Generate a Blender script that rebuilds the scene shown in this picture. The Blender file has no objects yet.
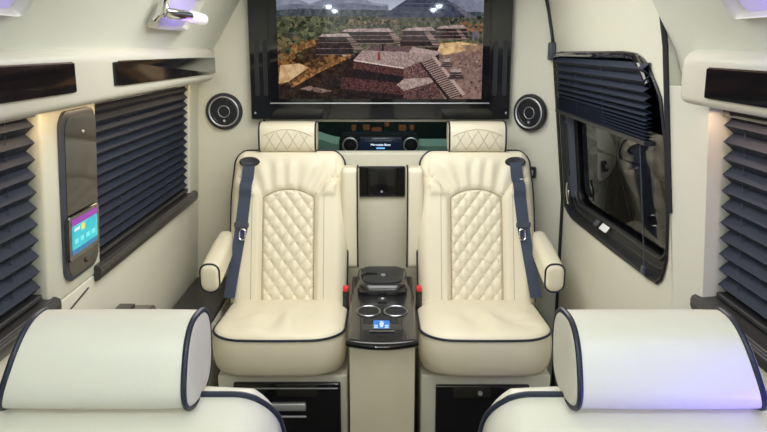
import bpy, bmesh, math, random
import numpy as np
from mathutils import Vector, Matrix, noise
random.seed(4)
SC = bpy.context.scene
COL = SC.collection
PI = math.pi

# ------------------------------------------------------------------ camera
CAM_Z = 1.56
cam_d = bpy.data.cameras.new('camera')
cam = bpy.data.objects.new('camera', cam_d); COL.objects.link(cam)
cam_d.sensor_width = 36.0
cam_d.lens = 755.0 / 767.0 * 36.0
cam_d.clip_start = 0.02
cam.location = (0, 0, CAM_Z)
cam.rotation_euler = (math.radians(90 - 12.7), 0, 0)
SC.camera = cam

# ------------------------------------------------------------------ world, lights, exposure
w = bpy.data.worlds.new('world'); SC.world = w; w.use_nodes = True
w.node_tree.nodes['Background'].inputs[0].default_value = (0.10, 0.12, 0.16, 1)
w.node_tree.nodes['Background'].inputs[1].default_value = 0.25
SC.view_settings.view_transform = 'Standard'
SC.view_settings.look = 'None'
SC.view_settings.gamma = 1.0
SC.view_settings.use_curve_mapping = False
SC.view_settings.exposure = 0.0

def area(name, loc, rot, sx, sy, power, col=(1, 1, 1)):
    d = bpy.data.lights.new(name, 'AREA'); d.shape = 'RECTANGLE'; d.size = sx; d.size_y = sy
    d.energy = power; d.color = col
    o = bpy.data.objects.new(name, d); COL.objects.link(o); o.location = loc
    o.rotation_euler = [math.radians(a) for a in rot]
    return o
def point(name, loc, power, col, r=.02):
    d = bpy.data.lights.new(name, 'POINT'); d.energy = power; d.color = col; d.shadow_soft_size = r
    o = bpy.data.objects.new(name, d); COL.objects.link(o); o.location = loc
    return o
area('ceiling_light_front', (0, 2.35, 1.885), (0, 0, 0), .8, 1.3, 18.5, (1, .995, .945))
area('ceiling_light_middle', (0, .75, 1.885), (0, 0, 0), .9, 1.1, 2.6, (1, .995, .95))
area('rear_fill', (0, -.55, 1.80), (50, 0, 0), 1.1, .5, 6.8, (1, .992, .945))  # unseen fill added behind the camera to light the seat fronts
area('warm_strip_left', (-.80, 2.55, 1.405), (0, 0, 0), .02, 1.5, .65, (1, .72, .42))
area('warm_strip_left_near', (-.81, 1.45, 1.405), (0, 0, 0), .02, .8, .8, (1, .70, .40))
area('warm_strip_right', (.80, 1.45, 1.405), (0, 0, 0), .02, .8, .8, (1, .68, .46))
area('cab_fill', (0, 3.95, 1.80), (0, 0, 0), .9, .3, 5, (.9, 1, .97))  # fill added over the cab to brighten the dash sides
cl = area('violet_accent', (.735, .68, .93), (0, 0, 0), .03, .06, 1.35, (.13, .07, 1)); cl.data.spread = math.radians(110)
cl.rotation_euler = (Vector((.53, .97, 1.05)) - Vector(cl.location)).to_track_quat('-Z', 'Y').to_euler()

# ------------------------------------------------------------------ materials
def mat(name, col, rough=.5, metal=0, emit=None, es=1, bump=0, bscale=60, ior=1.5, coat=0, vary=0, sheen=0):
    m = bpy.data.materials.new(name); m.use_nodes = True
    nt = m.node_tree; b = nt.nodes['Principled BSDF']
    b.inputs['Base Color'].default_value = (*col, 1)
    b.inputs['Roughness'].default_value = rough
    b.inputs['Metallic'].default_value = metal
    b.inputs['IOR'].default_value = ior
    b.inputs['Coat Weight'].default_value = coat
    if sheen: b.inputs['Sheen Weight'].default_value = sheen
    if emit:
        b.inputs['Emission Color'].default_value = (*emit, 1); b.inputs['Emission Strength'].default_value = es
    tc = nt.nodes.new('ShaderNodeTexCoord')
    if vary:
        n = nt.nodes.new('ShaderNodeTexNoise'); n.inputs['Scale'].default_value = 6; n.inputs['Detail'].default_value = 4
        nt.links.new(tc.outputs['Object'], n.inputs['Vector'])
        mx = nt.nodes.new('ShaderNodeMix'); mx.data_type = 'RGBA'
        nt.links.new(n.outputs['Fac'], mx.inputs['Factor'])
        mx.inputs[6].default_value = (*[c * (1 - vary) for c in col], 1)
        mx.inputs[7].default_value = (*[min(1, c * (1 + vary)) for c in col], 1)
        nt.links.new(mx.outputs[2], b.inputs['Base Color'])
    if bump:
        n = nt.nodes.new('ShaderNodeTexNoise'); n.inputs['Scale'].default_value = bscale; n.inputs['Detail'].default_value = 5
        nt.links.new(tc.outputs['Object'], n.inputs['Vector'])
        bp = nt.nodes.new('ShaderNodeBump'); bp.inputs['Strength'].default_value = bump; bp.inputs['Distance'].default_value = .002
        nt.links.new(n.outputs['Fac'], bp.inputs['Height']); nt.links.new(bp.outputs['Normal'], b.inputs['Normal'])
    return m
M = dict(
    leather=mat('cream_leather', (.82, .755, .585), .42, bump=.12, bscale=220, vary=.03),
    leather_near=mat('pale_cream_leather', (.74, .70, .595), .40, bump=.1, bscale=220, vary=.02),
    thread=mat('tan_thread', (.50, .40, .25), .7),
    crease=mat('seam_thread', (.34, .27, .18), .7),
    piping=mat('navy_piping', (.012, .016, .035), .45),
    wall=mat('cream_wall', (.71, .70, .59), .55, bump=.06, bscale=150, vary=.03),
    partition=mat('cream_post', (.74, .71, .575), .5, bump=.06, bscale=150, vary=.03),
    wall_up=mat('pale_grey_wall', (.69, .70, .61), .55, bump=.06, bscale=150, vary=.03),
    cabinet=mat('cream_cabinet', (.68, .66, .56), .38, bump=.04, bscale=150),
    floor=mat('dark_carpet', (.05, .045, .04), .9, bump=.5, bscale=300),
    gloss=mat('black_gloss', (.006, .006, .008), .06, coat=.4),
    gloss_grey=mat('smoked_gloss', (.008, .008, .009), .08, ior=1.42),
    surround=mat('black_lacquer', (.014, .015, .018), .14, coat=.5),
    carbon=mat('carbon_black', (.016, .016, .018), .22, coat=.6, bump=.15, bscale=400),
    plastic=mat('dark_plastic', (.022, .022, .025), .45),
    ledge=mat('charcoal_ledge', (.035, .034, .036), .35, vary=.1),
    blind=mat('navy_pleat', (.006, .012, .034), .7),
    belt=mat('navy_belt', (.042, .060, .105), .6, bump=.3, bscale=500),
    dark_chrome=mat('dark_chrome', (.40, .41, .45), .3, 1),
    chrome=mat('chrome', (.8, .8, .82), .12, 1),
    steel=mat('brushed_steel', (.62, .64, .67), .5, .8),
    white=mat('white_plastic', (.85, .85, .88), .3),
    red=mat('red_button', (.7, .02, .03), .35, emit=(.8, .02, .03), es=.15),
    glass=mat('tinted_glass', (.006, .006, .007), .03, ior=1.45),
    seal=mat('rubber_seal', (.010, .011, .014), .6),
    bluegrey=mat('blue_grey_trim', (.05, .06, .085), .45),
    cone=mat('speaker_cone', (.012, .013, .018), .35, bump=.3, bscale=300),
    dash=mat('teal_dash', (.16, .33, .25), .5, bump=.1, bscale=200),
    lens=mat('lamp_lens', (.9, .9, .95), .3, emit=(1, .97, 1), es=.35),
    purple=mat('violet_led', (.62, .58, .80), .3, emit=(.30, .20, 1), es=.16),
    spot=mat('downlight_lens', (1, 1, 1), .3, emit=(.75, .9, 1), es=400),
    amber=mat('amber_lantern', (.12, .06, .02), .4, emit=(1, .34, .08), es=.45),
    ground=mat('asphalt', (.05, .05, .05), .9, bump=.4, bscale=30),
    logo=mat('white_display_text', (.9, .95, 1), .4, emit=(.75, .9, 1), es=1.4),
    logo_blue=mat('blue_display_text', (.2, .5, .9), .4, emit=(.15, .5, 1), es=1.2),
    dark_display=mat('dark_display', (.004, .006, .012), .1, emit=(.002, .006, .02), es=1),
)

nt = M['amber'].node_tree; am_n = nt.nodes.new('ShaderNodeTexNoise'); am_n.inputs['Scale'].default_value = 34
am_r = nt.nodes.new('ShaderNodeMapRange'); am_r.inputs[1].default_value = .42; am_r.inputs[2].default_value = .68; am_r.inputs[3].default_value = .03; am_r.inputs[4].default_value = .6
nt.links.new(am_n.outputs['Fac'], am_r.inputs[0]); nt.links.new(am_r.outputs[0], nt.nodes['Principled BSDF'].inputs['Emission Strength'])
# ------------------------------------------------------------------ mesh helpers
def build(name, bm, m, parent=None, smooth=True, loc=None, rot=None, ang=35):
    me = bpy.data.meshes.new(name)
    bmesh.ops.recalc_face_normals(bm, faces=bm.faces)
    bm.to_mesh(me); bm.free()
    if smooth:
        me.polygons.foreach_set('use_smooth', [True] * len(me.polygons))
        me.set_sharp_from_angle(angle=math.radians(ang))
    me.materials.append(M[m] if isinstance(m, str) else m)
    o = bpy.data.objects.new(name, me); COL.objects.link(o)
    if parent: o.parent = parent
    if loc: o.location = loc
    if rot: o.rotation_euler = rot
    return o
def tag(o, label, cat, group=None):
    o['label'] = label; o['category'] = cat
    if group: o['group'] = group
    return o
def thing(name, label, cat, loc=(0, 0, 0), rz=0, group=None):
    o = bpy.data.objects.new(name, None); COL.objects.link(o); o.empty_display_size = .05
    o.location = loc; o.rotation_euler = (0, 0, rz)
    return tag(o, label, cat, group)
def struct(name, bm, m, parent=None, **k):
    o = build(name, bm, m, parent, **k); o['kind'] = 'structure'; return o
def B(): return bmesh.new()
def rbox(bm, x0, x1, y0, y1, z0, z1, r=0, seg=3):
    g = bmesh.ops.create_cube(bm, size=1)['verts']
    for v in g:
        v.co = Vector(((x0 + x1) / 2 + v.co.x * (x1 - x0), (y0 + y1) / 2 + v.co.y * (y1 - y0), (z0 + z1) / 2 + v.co.z * (z1 - z0)))
    if r:
        es = list({e for v in g for e in v.link_edges})
        bmesh.ops.bevel(bm, geom=es, offset=r, segments=seg, affect='EDGES', profile=.5)
    return bm
def one(*a, **k): return rbox(B(), *a, **k)
def loft(bm, rings, closed=True, cap=True):
    R = [[bm.verts.new(p) for p in r] for r in rings]
    n = len(R[0])
    for a, b in zip(R[:-1], R[1:]):
        for i in range(n if closed else n - 1):
            j = (i + 1) % n
            bm.faces.new((a[i], a[j], b[j], b[i]))
    if cap and closed:
        bm.faces.new(R[0][::-1]); bm.faces.new(R[-1])
    return bm
def grid(bm, rows): return loft(bm, rows, closed=False)
def tube(bm, pts, r, n=8, closed=False):
    P = [Vector(p) for p in pts]
    N = len(P); rings = []; up = None
    for i in range(N):
        if closed: t = P[(i + 1) % N] - P[i - 1]
        else: t = P[min(i + 1, N - 1)] - P[max(i - 1, 0)]
        t.normalize()
        if up is None:
            up = Vector((0, 0, 1)) if abs(t.z) < .9 else Vector((1, 0, 0))
        up = (up - t * up.dot(t)).normalized()
        s = t.cross(up)
        rr = r[i] if isinstance(r, (list, tuple)) else r
        rings.append([P[i] + (up * math.cos(2 * PI * k / n) + s * math.sin(2 * PI * k / n)) * rr for k in range(n)])
    if closed: rings.append(rings[0])
    return loft(bm, rings, True, not closed)
def lathe(bm, prof, mtx=Matrix(), n=32):
    rings = [[mtx @ Vector((r * math.cos(2 * PI * k / n), r * math.sin(2 * PI * k / n), z)) for k in range(n)] for r, z in prof]
    return loft(bm, rings)
def prism(bm, poly, f, t0, t1):
    return loft(bm, [[Vector(f(p, t0)) for p in poly], [Vector(f(p, t1)) for p in poly]])
def rrect(x0, x1, y0, y1, r, n=5):
    if not isinstance(r, (list, tuple)): r = [r] * 4
    out = []
    for (cx, cy, a, rr) in ((x1 - r[0], y1 - r[0], 0, r[0]), (x0 + r[1], y1 - r[1], 90, r[1]), (x0 + r[2], y0 + r[2], 180, r[2]), (x1 - r[3], y0 + r[3], 270, r[3])):
        for k in range(n + 1):
            t = math.radians(a + 90 * k / n); out.append((cx + rr * math.cos(t), cy + rr * math.sin(t)))
    return out
def resample(poly, n):
    P = [Vector((p[0], p[1])) for p in poly]; L = [0]
    for i in range(len(P)): L.append(L[-1] + (P[(i + 1) % len(P)] - P[i]).length)
    out = []
    for k in range(n):
        s = L[-1] * k / n
        i = max(j for j in range(len(P)) if L[j] <= s)
        t = (s - L[i]) / max(1e-9, L[i + 1] - L[i])
        out.append(P[i].lerp(P[(i + 1) % len(P)], t))
    return out
def sm(a, b, x):
    t = max(0, min(1, (x - a) / (b - a))); return t * t * (3 - 2 * t)

def lean(o, s):
    """the side walls stand wider at the foot: shift x with height below 1.40 m"""
    obs = [o] if o.type == 'MESH' else []
    obs += [c for c in o.children_recursive]
    for c in obs:
        off = Vector((0, 0, 0)); p = c
        while p: off += Vector(p.location); p = p.parent
        for v in c.data.vertices: v.co.x += s * .060 * (1.40 - min(1.40, v.co.z + off.z))
    return o
def picture(name, img, f, parent, strength=1.0, rough=.12):
    """a lit screen: image array (rows from the top) shown on a fine flat mesh; f(s, t) gives the point, s and t from 0 to 1"""
    h, wd, _ = img.shape
    verts = [f(i / wd, j / h) for j in range(h + 1) for i in range(wd + 1)]
    faces = [(j * (wd + 1) + i, (j + 1) * (wd + 1) + i, (j + 1) * (wd + 1) + i + 1, j * (wd + 1) + i + 1) for j in range(h) for i in range(wd)]
    me = bpy.data.meshes.new(name); me.from_pydata(verts, [], faces)
    at = me.color_attributes.new('picture', 'FLOAT_COLOR', 'CORNER')
    lin = np.where(img <= .04045, img / 12.92, ((img + .055) / 1.055) ** 2.4)
    c = np.concatenate([lin.reshape(-1, 3), np.ones((h * wd, 1))], 1)
    at.data.foreach_set('color', np.repeat(c, 4, axis=0).astype(np.float32).ravel())
    m = mat(name + '_glow', (.004, .004, .005), rough)
    nt = m.node_tree; b = nt.nodes['Principled BSDF']
    a = nt.nodes.new('ShaderNodeVertexColor'); a.layer_name = 'picture'
    nt.links.new(a.outputs['Color'], b.inputs['Emission Color']); b.inputs['Emission Strength'].default_value = strength
    b.inputs['Specular IOR Level'].default_value = .1
    me.materials.append(m)
    o = bpy.data.objects.new(name, me); COL.objects.link(o); o.parent = parent
    return o
class Canvas:
    def __init__(s, u0, u1, v0, v1, wd, h, col):
        s.U, s.V = np.meshgrid(u0 + (np.arange(wd) + .5) / wd * (u1 - u0), v0 + (np.arange(h) + .5) / h * (v1 - v0))
        s.img = np.ones((h, wd, 3)) * np.array(col) / 255.; s.rng = np.random.default_rng(7)
        s.wd, s.h = wd, h
    def noise(s, cell):
        out = np.zeros((s.h, s.wd)); amp = 1; tot = 0
        for c in (cell, cell / 2, cell / 4):
            gh, gw = max(2, int(s.h / c) + 2), max(2, int(s.wd / c) + 2)
            g = s.rng.random((gh, gw))
            y = np.arange(s.h) / c; x = np.arange(s.wd) / c
            y = np.clip(y, 0, gh - 1.001); x = np.clip(x, 0, gw - 1.001)
            yi, xi = y.astype(int), x.astype(int); fy, fx = (y - yi)[:, None], (x - xi)[None, :]
            a = g[np.ix_(yi, xi)] * (1 - fx) + g[np.ix_(yi, xi + 1)] * fx
            b = g[np.ix_(yi + 1, xi)] * (1 - fx) + g[np.ix_(yi + 1, xi + 1)] * fx
            out += amp * (a * (1 - fy) + b * fy); tot += amp; amp *= .6
        return out / tot
    def mask(s, pts):
        m = np.zeros(s.U.shape, bool); n = len(pts)
        for i in range(n):
            (x0, y0), (x1, y1) = pts[i], pts[(i + 1) % n]
            if y0 == y1: continue
            c = ((y0 > s.V) != (y1 > s.V)) & (s.U < (x1 - x0) * (s.V - y0) / (y1 - y0) + x0)
            m ^= c
        return m
    def fill(s, pts, col, col2=None, cell=3, k=1.0):
        m = s.mask(pts); c = np.array(col) / 255.
        if col2 is None: s.img[m] = c
        else:
            n = np.clip((s.noise(cell) - .5) * 2.4 * k + .5, 0, 1)[..., None]
            s.img[m] = (c * (1 - n) + np.array(col2) / 255. * n)[m]
    def blobs(s, n, ub, vb, r, col, col2):
        for _ in range(n):
            u, v = s.rng.uniform(*ub), s.rng.uniform(*vb); rr = s.rng.uniform(*r)
            m = ((s.U - u) / rr) ** 2 + ((s.V - v) / (rr * .75)) ** 2 < 1
            t = s.rng.random(); c = np.array(col) * (1 - t) + np.array(col2) * t
            s.img[m] = c / 255.

# ------------------------------------------------------------------ setting
struct('floor', one(-1.02, 1.02, -1.0, 4.5, -.04, 0), 'floor')
struct('ceiling', one(-.75, .75, -1.0, 4.5, 1.90, 1.94), 'wall_up')
struct('wall_back', one(-1.02, 1.02, -1.04, -1.0, 0, 1.94), 'wall')
bm = B(); rbox(bm, -20, 20, -12, 30, -.66, -.60); struct('ground', bm, 'ground')

# left wall: lower panel, pillar between the windows, strip over the windows, leaning top
bm = B()
rbox(bm, -.96, -.83, -1.0, 3.45, 0, .895, .006)
rbox(bm, -.93, -.83, 1.845, 2.205, .895, 1.50, .008)
rbox(bm, -.93, -.83, 3.29, 3.45, .895, 1.50, .008)
rbox(bm, -.93, -.83, -1.0, .55, .895, 1.50, .008)
rbox(bm, -.93, -.83, -1.0, 3.45, 1.415, 1.50)
rbox(bm, -.93, -.83, 3.45, 4.5, 0, 1.50)
lean(struct('wall_left', bm, 'wall'), -1)
bm = B(); bm2 = [(-.755, 1.45), (-.755, 1.55), (-.62, 1.775), (-.50, 1.90), (-.90, 1.94), (-.93, 1.45)]
prism(bm, bm2, lambda p, t: (p[0], t, p[1]), -1.0, 4.5)
struct('trim_1', bm, 'wall_up')
# seam where the lower panel is split, and window panes
for i, (y0, y1) in enumerate(((2.205, 3.29), (.55, 1.845))):
    bm = one(-.925, -.915, y0, y1, .895, 1.415)
    lean(struct('window_%d' % (i + 1), bm, 'glass'), -1)
lean(struct('window_3', one(.905, .915, .45, 1.872, .895, 1.415), 'glass'), 1)
XDW = lambda z: .80 if z < .90 else .80 - (z - .90) * .072 / .66
# right wall behind the sliding door
bm = B()
rbox(bm, .80, .93, -1.0, 1.872, 0, .895)
rbox(bm, .80, .93, -1.0, .45, .895, 1.45)
rbox(bm, .80, .93, -1.0, 1.872, 1.415, 1.50)
rbox(bm, .86, .93, 3.30, 4.5, 0, 1.94)
lean(struct('wall_right', bm, 'wall'), 1)
bm = B(); rows = []
for z in (0, .3, .6, .9, 1.1, 1.3, 1.40, 1.46):       # slanted pillar between the near window and the sliding door
    xa = .80 + .060 * (1.40 - min(1.40, z))
    rows.append([(xa, 1.866, z), (XDW(z) + .002, 1.990, z), (.95, 1.990, z), (.95, 1.866, z)])
loft(bm, rows); struct('wall_pillar', bm, 'wall')
bm = B()
prism(bm, [(.785, 1.45), (.750, 1.55), (.62, 1.775), (.50, 1.90), (.93, 1.94), (.93, 1.45)], lambda p, t: (p[0], t, p[1]), -1.0, 1.985)
struct('trim_2', bm, 'wall_up')
bm = B(); prism(bm, [(.70, 1.86), (.66, 1.92), (.93, 1.94), (.93, 1.86)], lambda p, t: (p[0], t, p[1]), 1.985, 3.40)
struct('trim_3', bm, 'wall_up')

# front bulkhead: left post, slanted right post, low partition, top rail
bm = B()
rbox(bm, -.93, -.560, 3.45, 3.53, 0, 1.90, .008)
rbox(bm, -.56, .58, 3.42, 3.50, 0, 1.085, .010)
rbox(bm, -.56, .58, 3.47, 3.53, 1.86, 1.90)
struct('wall_front', bm, 'partition')
def XD(z):
    pts = [(-1, .80), (.90, .80), (1.56, .728), (1.76, .690), (1.86, .66), (3, .6)]
    for (a, xa), (b, xb) in zip(pts[:-1], pts[1:]):
        if z <= b: return xa + (xb - xa) * (z - a) / (b - a)
bm = B(); rows = []
for z in (0, .45, .90, 1.1, 1.3, 1.56, 1.76, 1.90):
    x1 = XD(z) + .012
    rows.append([(.553, 3.46, z), (x1 - .02, 3.305, z), (x1, 3.30, z), (x1 + .1, 3.30, z), (x1 + .1, 3.53, z), (.553, 3.53, z)])
loft(bm, rows); struct('wall_corner', bm, 'wall')

# sliding door
outer = rrect(1.992, 3.285, .02, 1.87, [.03, .05, .03, .03])
hole = [(3.24, 1.495), (3.20, 1.525), (2.20, 1.535), (2.13, 1.51), (2.035, 1.43), (2.008, 1.30), (2.003, 1.12), (2.022, .985), (2.060, .915), (2.10, .885), (2.16, .880), (3.10, .848), (3.24, .868)]
NH = 96
def star(poly, n=NH, c=(2.62, 1.18)):
    """radial resample of a (y, z) outline about c"""
    out = []
    for k in range(n):
        a = 2 * PI * k / n; dx, dy = math.cos(a), math.sin(a); best = 0
        for i in range(len(poly)):
            (x0, y0), (x1, y1) = poly[i], poly[(i + 1) % len(poly)]
            ex, ey = x1 - x0, y1 - y0; det = dx * (-ey) + ex * dy
            if abs(det) < 1e-9: continue
            rx, ry = x0 - c[0], y0 - c[1]
            t = (rx * (-ey) + ex * ry) / det; s = (dx * ry - dy * rx) / det
            if -1e-6 <= s <= 1 + 1e-6 and t > best: best = t
        out.append((c[0] + dx * best, c[1] + dy * best))
    return out
so, sh = star(outer), star(hole)
si = star([(3.165, 1.465), (2.17, 1.475), (2.105, 1.41), (2.075, 1.30), (2.070, 1.10), (2.085, .985), (2.125, .945), (2.19, .938), (3.09, .908), (3.165, .930)])
def ring(pts, off, inset=0, c=(2.62, 1.18)):
    out = []
    for (y, z) in pts:
        d = math.hypot(y - c[0], z - c[1]); k = (d - inset) / d
        y2, z2 = c[0] + (y - c[0]) * k, c[1] + (z - c[1]) * k
        out.append(Vector((XD(z2) + off, y2, z2)))
    return out
mix = lambda A, Bp, t: [(a[0] + (b[0] - a[0]) * t, a[1] + (b[1] - a[1]) * t) for a, b in zip(A, Bp)]
bm = B()
loft(bm, [ring(so, .06), ring(so, .004), ring(so, 0, .006)] + [ring(mix(so, sh, t), 0) for t in (.1, .2, .35, .5, .65, .8, .93)] + [ring(sh, 0), ring(sh, .012, -.0)], cap=False)
door = struct('door_1', bm, 'wall')
bm = B(); loft(bm, [ring(sh, -.004, -.006), ring(sh, -.008, 0), ring(sh, -.004, .010), ring(sh, .022, .016), ring(si, .026), ring(si, .050, .005)], cap=False)
build('window_frame', bm, 'seal', door)
bm = B(); loft(bm, [ring(si, .046, -.006), ring(si, .046, .3)] + [[Vector((XD(1.18) + .046, 2.62 + (y - 2.62) * .02, 1.18 + (z - 1.18) * .02)) for y, z in sh]], cap=True)
build('glass', bm, 'glass', door)
bm = B(); tube(bm, ring(si, .024, .006), .006, 8, True); build('sash', bm, 'plastic', door)
bm = B(); tube(bm, ring(mix(sh, si, .55), .021), .0035, 8, True); build('inner_seal', bm, 'plastic', door)
bm = B(); rows = []
for z in (.93, 1.0, 1.2, 1.275): rows.append([(XD(z) + dx, y, z) for dx, y in ((.008, 3.225), (.008, 3.16), (.03, 3.15), (.03, 3.23))])
loft(bm, rows); build('corner_cover', bm, 'bluegrey', door)
bm = B(); rows = []
for z in (1.02, 1.06, 1.2, 1.24): rows.append([(XD(z) + dx, y, z) for dx, y in ((.004, 3.205), (.004, 3.178), (.02, 3.175), (.02, 3.21))])
loft(bm, rows); build('grip', bm, 'seal', door)
bm = B(); rbox(bm, .787, .800, 3.17, 3.19, .915, .96, .004); tube(bm, [(.785, 3.18, .99), (.783, 3.175, .95), (.79, 3.165, .90)], .005)
build('latch', bm, 'chrome', door)
# sticker with its dark neighbour on the lower sill of the window
bm = B(); grid(bm, [[(XD(.885) + .0, 2.73, .898), (XD(.885) + .0, 2.64, .902)], [(XD(.92) + .0168, 2.73, .918), (XD(.92) + .0168, 2.64, .922)]])
build('sticker', bm, 'white', door)
bm = B(); grid(bm, [[(XD(.885) + .0, 2.81, .896), (XD(.885) + .0, 2.76, .898)], [(XD(.92) + .0168, 2.81, .914), (XD(.92) + .0168, 2.76, .916)]])
build('sticker', bm, 'bluegrey', door)
bm = B(); tube(bm, [(XD(z) - .004, 3.290, z) for z in (0, .3, .6, .9, 1.1, 1.3, 1.56, 1.7, 1.86)], .008); build('door_seal', bm, 'seal', door)
bm = B(); tube(bm, [(XD(z) - .002, 1.993, z) for z in (1.12, 1.2, 1.3, 1.45, 1.56, 1.7, 1.86)], .008); build('door_seal', bm, 'seal', door)
bm = B(); rbox(bm, .700, .728, 3.255, 3.30, 1.50, 1.575, .006); tube(bm, [(.712, 3.28, 1.57), (.706, 3.285, 1.66), (.684, 3.285, 1.80)], .003)
build('guide_clip', bm, 'bluegrey', door)

# sills (the setting's trim)
for i, (s, xw, y0, y1) in enumerate(((-1, .83, 2.15, 3.36), (-1, .83, .5, 1.875), (1, .80, .4, 1.90))):
    prof = [(xw + .05, .890), (xw + .05, .928), (xw - .012, .922), (xw - .020, .914), (xw - .020, .888), (xw - .012, .876), (xw + .02, .872)]
    bm = B(); prism(bm, [(s * a, b) for a, b in prof], lambda p, t: (p[0], t, p[1]), y0, y1)
    bmesh.ops.bevel(bm, geom=list(bm.edges), offset=.004, segments=2, affect='EDGES')
    lean(struct('trim_%d' % (4 + i), bm, 'ledge'), s)
bm = B(); tube(bm, [(-.8285, 1.0, .745), (-.8285, 1.45, .800), (-.8285, 1.9, .842), (-.8285, 2.10, .872)], .0025); lean(struct('trim_7', bm, 'plastic'), -1)

# ------------------------------------------------------------------ pleated blinds
def blind(label, f, y0, y1, zs, depth, cords, group, rail=True, thick=.0015):
    """f(d, y, z) -> point, d measured into the cabin"""
    t = thing('pleated_blind', label, 'blind', f(0, (y0 + y1) / 2, zs[-1]), 0, group)
    O = t.location
    front = []
    for i, z in enumerate(zs):
        front.append((depth if i % 2 else 0, z))
    bm = B(); NY = 12; rows = []
    for k in range(NY + 1):
        y = y0 + (y1 - y0) * k / NY
        rows.append([Vector(f(d, y, z)) - O for d, z in front] + [Vector(f(d - thick - .002, y, z)) - O for d, z in front[::-1]])
    loft(bm, rows); build('pleated_fabric', bm, 'blind', t, smooth=False)
    bm = B()
    loft(bm, [[Vector(f(d, y, z)) - O for d, z in rrect(-.012, depth + .002, zs[-1] - .014, zs[-1], .004, 3)] for y in (y0, y1)])
    build('bottom_rail', bm, 'plastic', t)
    if rail:
        bm = B()
        loft(bm, [[Vector(f(d, y, z)) - O for d, z in rrect(-.014, depth + .004, zs[0], zs[0] + .02, .006, 3)] for y in (y0, y1)])
        build('top_rail', bm, 'gloss', t)
    for (cy, za, zb) in cords:
        bm = B(); tube(bm, [Vector(f(depth * .5, cy, za)) - O, Vector(f(depth * .5, cy, zb)) - O], .0012, 5); build('cord', bm, 'bluegrey', t)
    return t
def zz(z0, z1, n): return [z0 + (z1 - z0) * i / n for i in range(n + 1)]
lean(blind('navy pleated blind on left window, between black control panel and front speaker', lambda d, y, z: (-.858 + d, y, z), 2.19, 3.283, zz(1.392, .945, 28), .019, [(2.45, 1.4, .95), (2.95, 1.4, .95)], 'closed pleated blinds'), -1)
lean(blind('navy pleated blind cut by left photo edge, above near left headrest', lambda d, y, z: (-.862 + d, y, z), .57, 1.822, zz(1.392, .945, 22), .022, [(1.70, 1.4, .95)], 'closed pleated blinds'), -1)
lean(blind('navy pleated blind at right photo edge, above near right headrest', lambda d, y, z: (.853 - d, y, z), .47, 1.846, zz(1.392, .945, 22), .024, [(1.76, 1.4, .95), (1.5, 1.4, .95)], 'closed pleated blinds'), 1)
zs = [1.515]
for k in range(24): zs.append(zs[-1] - max(.0050, .0175 * (1 - k / 20.)))
tb = blind('navy pleated blind half lowered over dark window of sliding door', lambda d, y, z: (XD(z) - .005 - d * .9, y, z), 2.105, 3.225, zs, .024, [(2.55, 1.5, zs[-1]), (2.9, 1.5, zs[-1])], None, rail=False)
bm = B(); O = tb.location
tube(bm, [Vector((XD(z) - .012, y, z)) - O for y, z in ((3.235, 1.50), (3.215, 1.522), (3.1, 1.528), (2.3, 1.535), (2.20, 1.530), (2.13, 1.480), (2.105, 1.455))], .011, 10)
build('top_rail', bm, 'gloss', tb)
bm = B(); tube(bm, [Vector((XD(z) - .012, 2.19, z)) - O for z in (1.29, 1.1, .905)], .0018, 5); rbox(bm, *(XD(.9) - .02 - O.x, XD(.9) - .008 - O.x), 2.178 - O.y, 2.202 - O.y, .885 - O.z, .912 - O.z, .003)
build('cord', bm, 'bluegrey', tb)

# ------------------------------------------------------------------ overhead cabinets
def cabinet(label, s, xf, xb, y0, y1, z0, z1, doors, group):
    t = thing('overhead_cabinet', label, 'cabinet', (s * xf, y1, z0), 0, group)
    O = t.location
    prof = rrect(xf, xb, z0, z1, [.002, .034, .022, .002], 6)
    bm = B()
    def R(y, k): return [Vector((s * (xb + (p[0] - xb) * k), y, z0 + .05 + (p[1] - z0 - .05) * (.75 + .25 * k))) - O for p in prof]
    loft(bm, [R(y0, 1), R(y1 - .05, 1), R(y1 - .025, .96), R(y1 - .008, .85), R(y1, .62)])
    body = build('cabinet_body', bm, 'cabinet', t, ang=50)
    for (ya, yb, za, zb, zc, zd) in doors:
        pl = [(ya, za), (yb, zb), (yb, zd), (ya, zc)]
        bm = B(); rr = rrect(0, 1, 0, 1, [.03, .05, .05, .03], 4)
        bl = lambda p: (ya + (yb - ya) * p[0], (za + (zb - za) * p[0]) * (1 - p[1]) + (zc + (zd - zc) * p[0]) * p[1])
        loft(bm, [[Vector((s * (xf - o), *bl(((p[0] - .5) * k + .5, (p[1] - .5) * k + .5)))) - O for p in rr] for o, k in ((-.006, 1), (.003, 1), (.0055, .985))])
        dr = build('door', bm, 'gloss_grey', t)
        bm = B(); tube(bm, [Vector((s * (xf - .004), *bl((p, 1.0)))) - O for p in (.02, .98)], .0028, 6)
        build('edge_strip', bm, 'chrome', dr)
    return t
cabinet('long cream overhead cabinet on left wall with two black glossy doors', -1, .715, .86, .3, 3.275, 1.418, 1.553, [(2.03, 3.255, 1.455, 1.447, 1.520, 1.513), (.75, 1.775, 1.455, 1.455, 1.523, 1.523)], 'overhead cabinets')
cabinet('short cream overhead cabinet on right wall with one black glossy door', 1, .715, .83, .3, 1.875, 1.425, 1.550, [(.75, 1.695, 1.447, 1.447, 1.513, 1.513)], 'overhead cabinets')

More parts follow.
